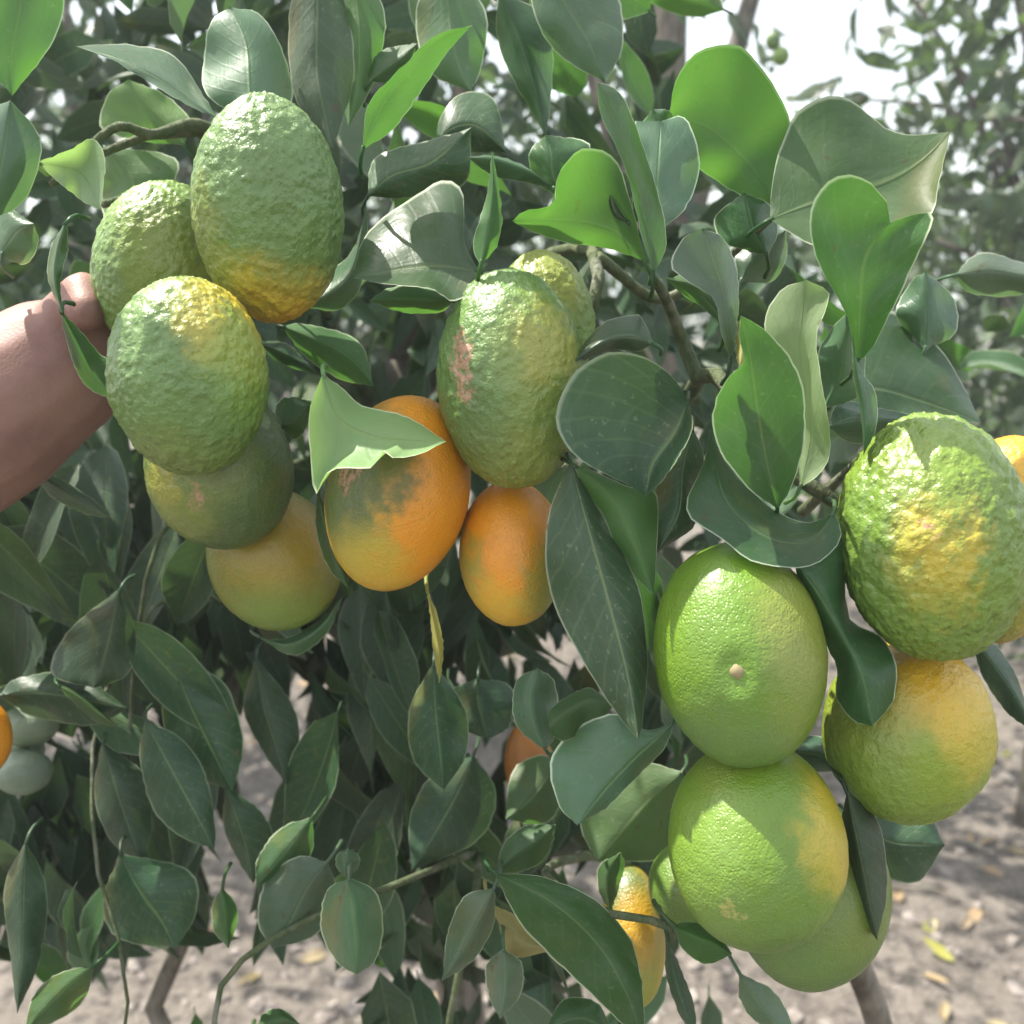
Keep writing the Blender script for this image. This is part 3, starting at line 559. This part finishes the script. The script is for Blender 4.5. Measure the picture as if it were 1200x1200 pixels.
# ------------------------------------------------------------------ fruit
G1 = (0.110, 0.195, 0.045); G2 = (0.080, 0.130, 0.034); LG = (0.15, 0.25, 0.040); YE = (0.50, 0.36, 0.028); OR = (0.66, 0.25, 0.004); OL = (0.20, 0.235, 0.036); SC = (0.36, 0.20, 0.12)
def fruit(label, px, py, wpx, hpx, tilt, d, base, patches=(), scars=(), rough=0.5, amp=1.0, pores=1.0, gloss=0.30, stem=(0, .75, -.7), top=0.0, nu=132, nv=86, group=None, scar_end=None, cat='citrus fruit'):
    k = TAN * d / 600; rx, ry = wpx / 2 * k, hpx / 2 * k; rz = rx * 0.97
    c = at(px, py, d); f_ = (c - CAM).normalized(); r_ = f_.cross(UP).normalized(); u_ = r_.cross(f_); tl = math.radians(tilt); ct, st_ = math.cos(tl), math.sin(tl); sd = random.uniform(0, 50)
    V = []; D = []
    def pos(n):
        q = Vector(n); r = 1 + 0.02 * noise.noise(q * 1.6 + Vector((sd, 0, 0)))
        if top: r += top * max(0, q.y) ** 6
        e = 0
        if rough > 0.02:
            qa = q * 7.5 + Vector((0, sd, 0)); qb = q * 14.5 + Vector((sd, sd, 0))
            e = amp * (0.0008 * noise.noise(qa) + 0.0010 * (0.5 - abs(noise.noise(qb))) + 0.0006 * noise.noise(q * 21 + Vector((sd, 3, 1)))) * rough
        if scar_end:
            dd = q.dot(Vector((scar_end[0], scar_end[1], math.sqrt(1 - scar_end[0] ** 2 - scar_end[1] ** 2))))
            r -= 0.035 * max(0, (dd - 0.97) / 0.03) ** 1.5 - 0.012 * max(0, min(1, (dd - 0.90) / 0.07)) * (1 - max(0, (dd - 0.97) / 0.03))
        x, y, z = q.x * (rx * r + e), q.y * (ry * r + e), q.z * (rz * r + e)
        x, y = x * ct - y * st_, x * st_ + y * ct
        return r_ * x + u_ * y - f_ * z
    for j in range(nv + 1):
        th = math.pi * j / nv
        for i in range(nu):
            ph = 2 * math.pi * i / nu
            n = (math.sin(th) * math.cos(ph), math.cos(th), math.sin(th) * math.sin(ph)); D.append(n); V.append(pos(n))
            if j in (0, nv): pass
    F = [(j * nu + i, j * nu + (i + 1) % nu, (j + 1) * nu + (i + 1) % nu, (j + 1) * nu + i) for j in range(nv) for i in range(nu)]
    mat = fruit_mat('citrus_peel', base, patches, scars, rough, pores, gloss)
    me = mesh('citrus_fruit', V, F, mat)
    a = me.attributes.new('dirn', 'FLOAT_VECTOR', 'POINT'); a.data.foreach_set('vector', np.asarray(D, dtype=np.float32).ravel())
    o = link('citrus_fruit', me, None, c); tag(o, label, cat, group)
    sv = Vector(stem).normalized(); s0 = pos(sv); s1 = pos(sv * 1.0) * 1.0; out = s0.normalized()
    link('stalk', mesh('stalk', *tube_geo([s0 * 0.97, s0 + out * 0.005, s0 + out * 0.007 + UP * 0.001 + FWD * .010, s0 + out * 0.007 + UP * 0.002 + FWD * 0.026], [.0026, .0020, .0018, .0020], 7, 8), STALK), o)
    ax = out.cross(FWD if abs(out.dot(FWD)) < .9 else UP).normalized(); ay = out.cross(ax); cv = [s0 + out * 0.0022]
    for q in range(10):
        g = q * math.pi / 5; rr = .0062 if q % 2 == 0 else .0036
        cv.append(s0 + (ax * math.cos(g) + ay * math.sin(g)) * rr + out * (0.0008 if q % 2 else 0.0003))
    link('calyx', mesh('calyx', cv, [(0, 1 + q, 1 + (q + 1) % 10) for q in range(10)], STALK, smooth=False), o)
    if scar_end:
        n0 = Vector((scar_end[0], scar_end[1], math.sqrt(1 - scar_end[0] ** 2 - scar_end[1] ** 2))); p0 = pos(n0); nn = p0.normalized()
        ax = nn.cross(UP).normalized(); ay = nn.cross(ax); bv = [p0 + nn * .0009]; 
        for q in range(12):
            g = q * math.pi / 6; r1 = .0021 * (1 + .25 * math.sin(q * 2.3)); bv.append(p0 + (ax * math.cos(g) + ay * math.sin(g)) * r1 + nn * .0006)
        for q in range(12):
            g = q * math.pi / 6; bv.append(p0 + (ax * math.cos(g) + ay * math.sin(g)) * .0030 - nn * .0006)
        bf = [(0, 1 + q, 1 + (q + 1) % 12) for q in range(12)] + [(1 + q, 13 + q, 13 + (q + 1) % 12, 1 + (q + 1) % 12) for q in range(12)]
        link('blossom_scar', mesh('blossom_scar', bv, bf, LM['dry']), o)
    return o
fruit('large bumpy green fruit with a yellow bottom, highest of the left cluster', 315, 248, 172, 252, 3, .415, G1, [(-.1, -.98, 1, 20, 68, YE, 1.0), (.1, -1, 1, 5, 38, OR, .35), (-.9, -.3, 1, 10, 45, OL, .7)], (), 1.0, 1.0, top=.02)
fruit('yellowish green bumpy fruit beside the thumb, behind the left cluster', 190, 315, 152, 200, -8, .455, LG, [(.1, -.1, 1, 20, 70, OL, .8), (-.8, -.4, 1, 10, 50, G1, .7)], (), .9, 1.0)
fruit('bumpy green fruit with a yellow upper right cheek in front of the left cluster', 222, 441, 179, 228, 4, .392, G1, [(.6, .62, 1, 16, 55, YE, 1.0), (.1, .9, 1, 10, 45, OL, .6), (.75, .1, 1, 8, 50, LG, .8), (-.2, -.9, 1, 15, 50, OL, .35)], (), 1.0, 1.0)
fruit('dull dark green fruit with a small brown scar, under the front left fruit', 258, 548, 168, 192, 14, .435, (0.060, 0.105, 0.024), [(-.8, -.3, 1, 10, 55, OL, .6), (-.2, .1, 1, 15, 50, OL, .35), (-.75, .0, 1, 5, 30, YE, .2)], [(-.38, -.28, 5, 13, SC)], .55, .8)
fruit('olive yellow fruit hanging lowest in the left cluster', 322, 655, 150, 172, 22, .475, (0.15, .155, .014), [(.1, .3, 1, 20, 65, (0.30, .20, .010), .7), (-.3, -.85, 1, 15, 55, LG, .7)], (), .35, .7)
fruit('orange fruit with a green left side partly under a pale leaf', 467, 577, 166, 232, -14, .425, OR, [(-.55, -.45, 1, 15, 52, OL, .85), (-.80, .15, 1, 28, 62, G2, .9), (-.38, .12, 1, 10, 40, (.070, .085, .012), .8), (-.1, -.9, 1, 12, 50, YE, .7)], [(-.72, .12, 6, 18, SC)], .3, .6, gloss=.34)  # green side is ripening; darkest patch paints the covering leaf's shade into the peel
fruit('large bumpy green fruit with a pinkish scar in the middle of the picture', 600, 446, 172, 254, 4, .405, G1, [(.45, .2, 1, 14, 55, OL, .6), (.1, -.85, 1, 15, 55, OL, .7), (.5, .35, 1, 5, 30, YE, .2), (-.6, -.25, 1, 10, 45, G2, .6)], [(-.66, .22, 7, 15, SC), (-.64, .08, 6, 14, SC), (-.70, .36, 4, 11, SC)], .9, 1.0)
fruit('yellowish green fruit half hidden behind the large scarred green fruit', 640, 375, 112, 160, 10, .455, LG, [(.2, .7, 1, 18, 60, YE, .25), (-.6, .2, 1, 12, 50, LG, .8)], (), .8, 1.0)
fruit('orange fruit hanging below the large scarred green fruit', 600, 648, 124, 170, 2, .435, OR, [(.7, -.55, 1, 15, 55, OL, .9), (-.9, -.1, 1, 8, 42, OL, .8), (-.3, -.85, 1, 15, 52, YE, .7)], (), .25, .5, gloss=.34)
fruit('smooth lime green fruit with its pale blossom scar facing forward', 866, 765, 198, 262, 7, .385, (0.108, 0.205, 0.011), [(.75, .35, 1, 10, 50, OL, .85), (.7, -.4, 1, 10, 45, OL, .6), (-.2, -.9, 1, 12, 55, G1, .8)], [(-.05, -.16, 3, 9, OL)], .32, .55, stem=(0, .6, -.8), scar_end=(-.05, -.16), gloss=.27)
fruit('big knobbly green fruit with a yellow middle at the right edge', 1092, 629, 210, 286, 4, .382, (0.135, 0.215, 0.022), [(.02, -.22, 1, 8, 36, YE, .85), (0, .3, 1, 8, 36, OL, .35), (-.1, -.75, 1, 10, 45, LG, .5), (-.8, -.1, 1, 10, 50, G1, .6)], [(.06, .02, 2, 7, SC)], 1.0, 1.25, stem=(-.2, .5, -.8), gloss=.24)
fruit('orange yellow fruit behind the big knobbly fruit at the right edge', 1178, 632, 136, 242, -6, .435, OR, [(.0, -.7, 1, 20, 65, OL, .9), (.1, .5, 1, 15, 60, YE, .7)], (), .6, .9)
fruit('yellow green fruit with an orange top below the big knobbly fruit', 1063, 856, 190, 210, -6, .41, (0.18, 0.25, 0.016), [(.15, .75, 1, 22, 62, (0.52, 0.29, .012), .95), (.8, .2, 1, 10, 50, YE, .6), (-.5, .0, 1, 15, 55, OL, .6), (-.3, -.8, 1, 10, 55, LG, .6)], (), .6, .9)
fruit('largest lime green fruit, second from the bottom of the right cluster', 886, 988, 204, 238, 3, .392, (0.122, 0.215, 0.011), [(.92, .1, 1, 10, 48, YE, .75), (-.6, -.45, 1, 10, 50, LG, .7), (-.1, .9, 1, 8, 45, OL, .5), (.1, -.8, 1, 10, 48, G1, .5)], [(-.28, -.66, 1, 6, (.3, .3, .08))], .38, .6, gloss=.27)
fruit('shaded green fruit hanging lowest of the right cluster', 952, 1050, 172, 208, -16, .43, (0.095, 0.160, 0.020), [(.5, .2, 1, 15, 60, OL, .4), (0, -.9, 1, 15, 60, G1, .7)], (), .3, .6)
fruit('small yellow fruit low in the middle behind a thin twig', 742, 1095, 74, 154, 4, .49, (0.36, .26, .022), [(-.2, .8, 1, 12, 50, G2, .9), (.2, -.8, 1, 10, 50, OL, .7), (.1, .1, 1, 10, 45, (0.5, .25, .01), .6)], (), .2, .5)
fruit('green fruit mostly hidden behind the left of the largest lime', 815, 1040, 110, 108, 0, .47, (0.10, 0.18, 0.025), [(.2, .2, 1, 15, 60, OL, .5)], (), .3, .6)
fruit('orange fruit cut by the left edge of the picture', -22, 866, 66, 92, 0, .52, OR, [], (), .2, .5, nu=60, nv=40)
fruit('brownish orange fruit glimpsed deep among the lower leaves', 622, 892, 62, 100, 0, .62, (0.45, .17, .03), [], (), .2, .5, nu=60, nv=40)
fruit('small pale green fruit in shade at the left edge, topmost of three', 34, 850, 66, 50, 0, .62, (0.20, 0.26, 0.16), [], (), .1, .5, nu=48, nv=32)
fruit('small pale green fruit in shade at the left edge, middle of three', 20, 880, 60, 44, 0, .64, (0.20, 0.26, 0.16), [], (), .1, .5, nu=48, nv=32)
fruit('small pale green fruit in shade at the left edge, lowest of three', 28, 905, 62, 52, 0, .61, (0.16, 0.22, 0.15), [], (), .1, .5, nu=48, nv=32)
fruit('tiny unripe fruit against the bright sky, upper of the two', 906, 48, 18, 22, 0, 1.9, G1, [], (), .05, .5, nu=32, nv=20)
fruit('tiny unripe fruit against the bright sky, lower of the two', 915, 66, 20, 22, 0, 1.9, LG, [], (), .05, .5, nu=32, nv=20)

# ------------------------------------------------------------------ the person's arm
def capsule_geo(V, F, p0, r0, p1, r1, n=14, m=9):
    ax = (p1 - p0); L = ax.length; z = ax.normalized(); x = z.orthogonal().normalized(); y = z.cross(x); o = len(V); rows = []
    for j in range(m + 1):
        a = -math.pi / 2 + math.pi / 2 * j / m; rows.append((p0 + z * r0 * math.sin(a), max(r0 * math.cos(a), 1e-5)))
    for j in range(m + 1):
        a = math.pi / 2 * j / m; rows.append((p1 + z * r1 * math.sin(a), max(r1 * math.cos(a), 1e-5)))
    for (c, r) in rows:
        for i in range(n):
            g = 2 * math.pi * i / n; V.append(c + (x * math.cos(g) + y * math.sin(g)) * r)
    for j in range(len(rows) - 1):
        for i in range(n): F.append((o + j * n + i, o + j * n + (i + 1) % n, o + (j + 1) * n + (i + 1) % n, o + (j + 1) * n + i))
    F.append(tuple(o + i for i in range(n - 1, -1, -1))); F.append(tuple(o + (len(rows) - 1) * n + i for i in range(n)))
AV, AF = [], []
def chain(ps, rs):
    for a, b2, r0, r1 in zip(ps[:-1], ps[1:], rs[:-1], rs[1:]): capsule_geo(AV, AF, a, r0, b2, r1)
E = at(-900, 980, .36)
chain([at(-1250, 1600, .22), E], [.050, .044])
chain([E, at(-560, 790, .41), at(-230, 612, .45), at(-20, 488, .472), at(60, 436, .480), at(105, 412, .486)], [.044, .047, .046, .0420, .0350, .027])
chain([at(90, 385, .482), at(128, 372, .490)], [.017, .013]); chain([at(95, 440, .486), at(130, 428, .494)], [.020, .016])
chain([at(62, 408, .484), at(80, 374, .464), at(98, 347, .455), at(103, 364, .447)], [.0190, .0140, .0112, .0092])      # thumb bent at its joint
for k, (kx, ky, kd) in enumerate([(138, 368, .492), (146, 395, .500), (146, 424, .502), (138, 448, .498)]):              # four fingers close on the branch behind the fruit
    ln = (1.0, 1.1, 1.02, .82)[k]; kp = at(kx, ky, kd)
    q1 = kp + RIGHT * .030 * ln + FWD * .012 + UP * .003; q2 = q1 + RIGHT * .020 * ln - FWD * .012 * ln + UP * .001; q3 = q2 - RIGHT * .002 - FWD * .016 * ln
    chain([at(90, 400 + 14 * k, .486), kp, q1, q2, q3], [.0125, .0105, .0090, .0082, .0070])
o0 = at(60, 432, .480)
am = mesh('person_raw', [v - o0 for v in AV], AF)
ao = link('person', am, None, o0)
md = ao.modifiers.new('r', 'REMESH'); md.mode = 'VOXEL'; md.voxel_size = 0.0024
sm = ao.modifiers.new('s', 'SMOOTH'); sm.factor = 0.5; sm.iterations = 7
dg = bpy.context.evaluated_depsgraph_get(); me2 = bpy.data.meshes.new_from_object(ao.evaluated_get(dg)); ao.modifiers.clear(); ao.data = me2
me2.name = 'person'; me2.materials.clear(); me2.materials.append(SKIN); me2.polygons.foreach_set('use_smooth', [True] * len(me2.polygons))
tag(ao, 'bare arm reaching in from the left, hand holding the branch behind the fruit', 'person')

# ------------------------------------------------------------------ litter on the ground
def ground_leaf(name, label, px, py, s, mat, group=None, cat='fallen leaf', ang=None):
    ray = at(px, py, 1.0) - CAM; t = -CAM.z / ray.z; p = CAM + ray * t; p.z = ground_z(p.x, p.y) + 0.006
    a = random.random() * 6.28 if ang is None else ang
    o = link(name, leaf_var(random.randrange(6), mat), None); tag(o, label, cat, group)
    o.matrix_local = Matrix.Translation(p) @ orient(Vector((math.cos(a), math.sin(a), random.uniform(-.05, .25))), Vector((random.gauss(0, .3), random.gauss(-.3, .3), 1)), s)
ground_leaf('fallen_leaf', 'yellow fallen leaf with a dark shadow, right of the lowest green fruit', 1082, 1090, .058, 'yellow', ang=.5)
ground_leaf('fallen_leaf', 'pale fallen leaf propped on its edge near the yellow fallen leaf', 1118, 1128, .070, 'yellow', ang=2.4)
ground_leaf('fallen_leaf', 'bright yellow fallen leaf beside the fruit at the right edge', 1172, 888, .055, 'yellow', ang=.4)
for k in range(46):
    rt = k < 26
    ground_leaf('dry_leaf', 'dry brown leaf lying on the open ground right of the fruit' if rt else 'dry brown leaf lying on the ground under the hanging shoots', random.uniform(1040, 1230) if rt else random.uniform(150, 600), random.uniform(770, 1220), random.uniform(.03, .06), 'dry', 'dry leaves on the open ground at the right' if rt else 'dry leaves under the tree')
for k, (pa, pb) in enumerate([((1045, 1042), (1125, 1062)), ((1110, 990), (1165, 1010))]):
    a, b2 = [(lambda r: CAM + r * (-CAM.z / r.z))(at(q[0], q[1], 1.0) - CAM) for q in (pa, pb)]
    a.z = ground_z(a.x, a.y) + .008; b2.z = ground_z(b2.x, b2.y) + .008
    tag(tube('fallen_twig', [a, (a + b2) / 2 + Vector((.01, .015, .004)), b2], [.005, .004, .003], BARK), ['dry fallen twig just right of the dark oval leaf', 'short dry fallen twig below the yellow green fruit'][k], 'twig')

# ------------------------------------------------------------------ haze volume, added for a milky veil over the view
hz = NB('veil_haze'); pv = hz.n('ShaderNodeVolumePrincipled')
pv.inputs['Color'].default_value = (0.88, 0.97, 0.98, 1); pv.inputs['Density'].default_value = 0.018; pv.inputs['Anisotropy'].default_value = 0.2
hz.t.links.new(pv.outputs[0], hz.out.inputs['Volume'])
x0, x1, y0, y1, z0, z1 = -92, 92, -62, 112, -1.2, 5.0
hv = [(x, y, z) for z in (z0, z1) for y in (y0, y1) for x in (x0, x1)]
hf = [(0, 2, 3, 1), (4, 5, 7, 6), (0, 1, 5, 4), (2, 6, 7, 3), (0, 4, 6, 2), (1, 3, 7, 5)]
tag(link('haze', mesh('haze', hv, hf, hz.m, smooth=False)), 'thin pale haze volume added for a milky veiled look', 'haze', kind='stuff')
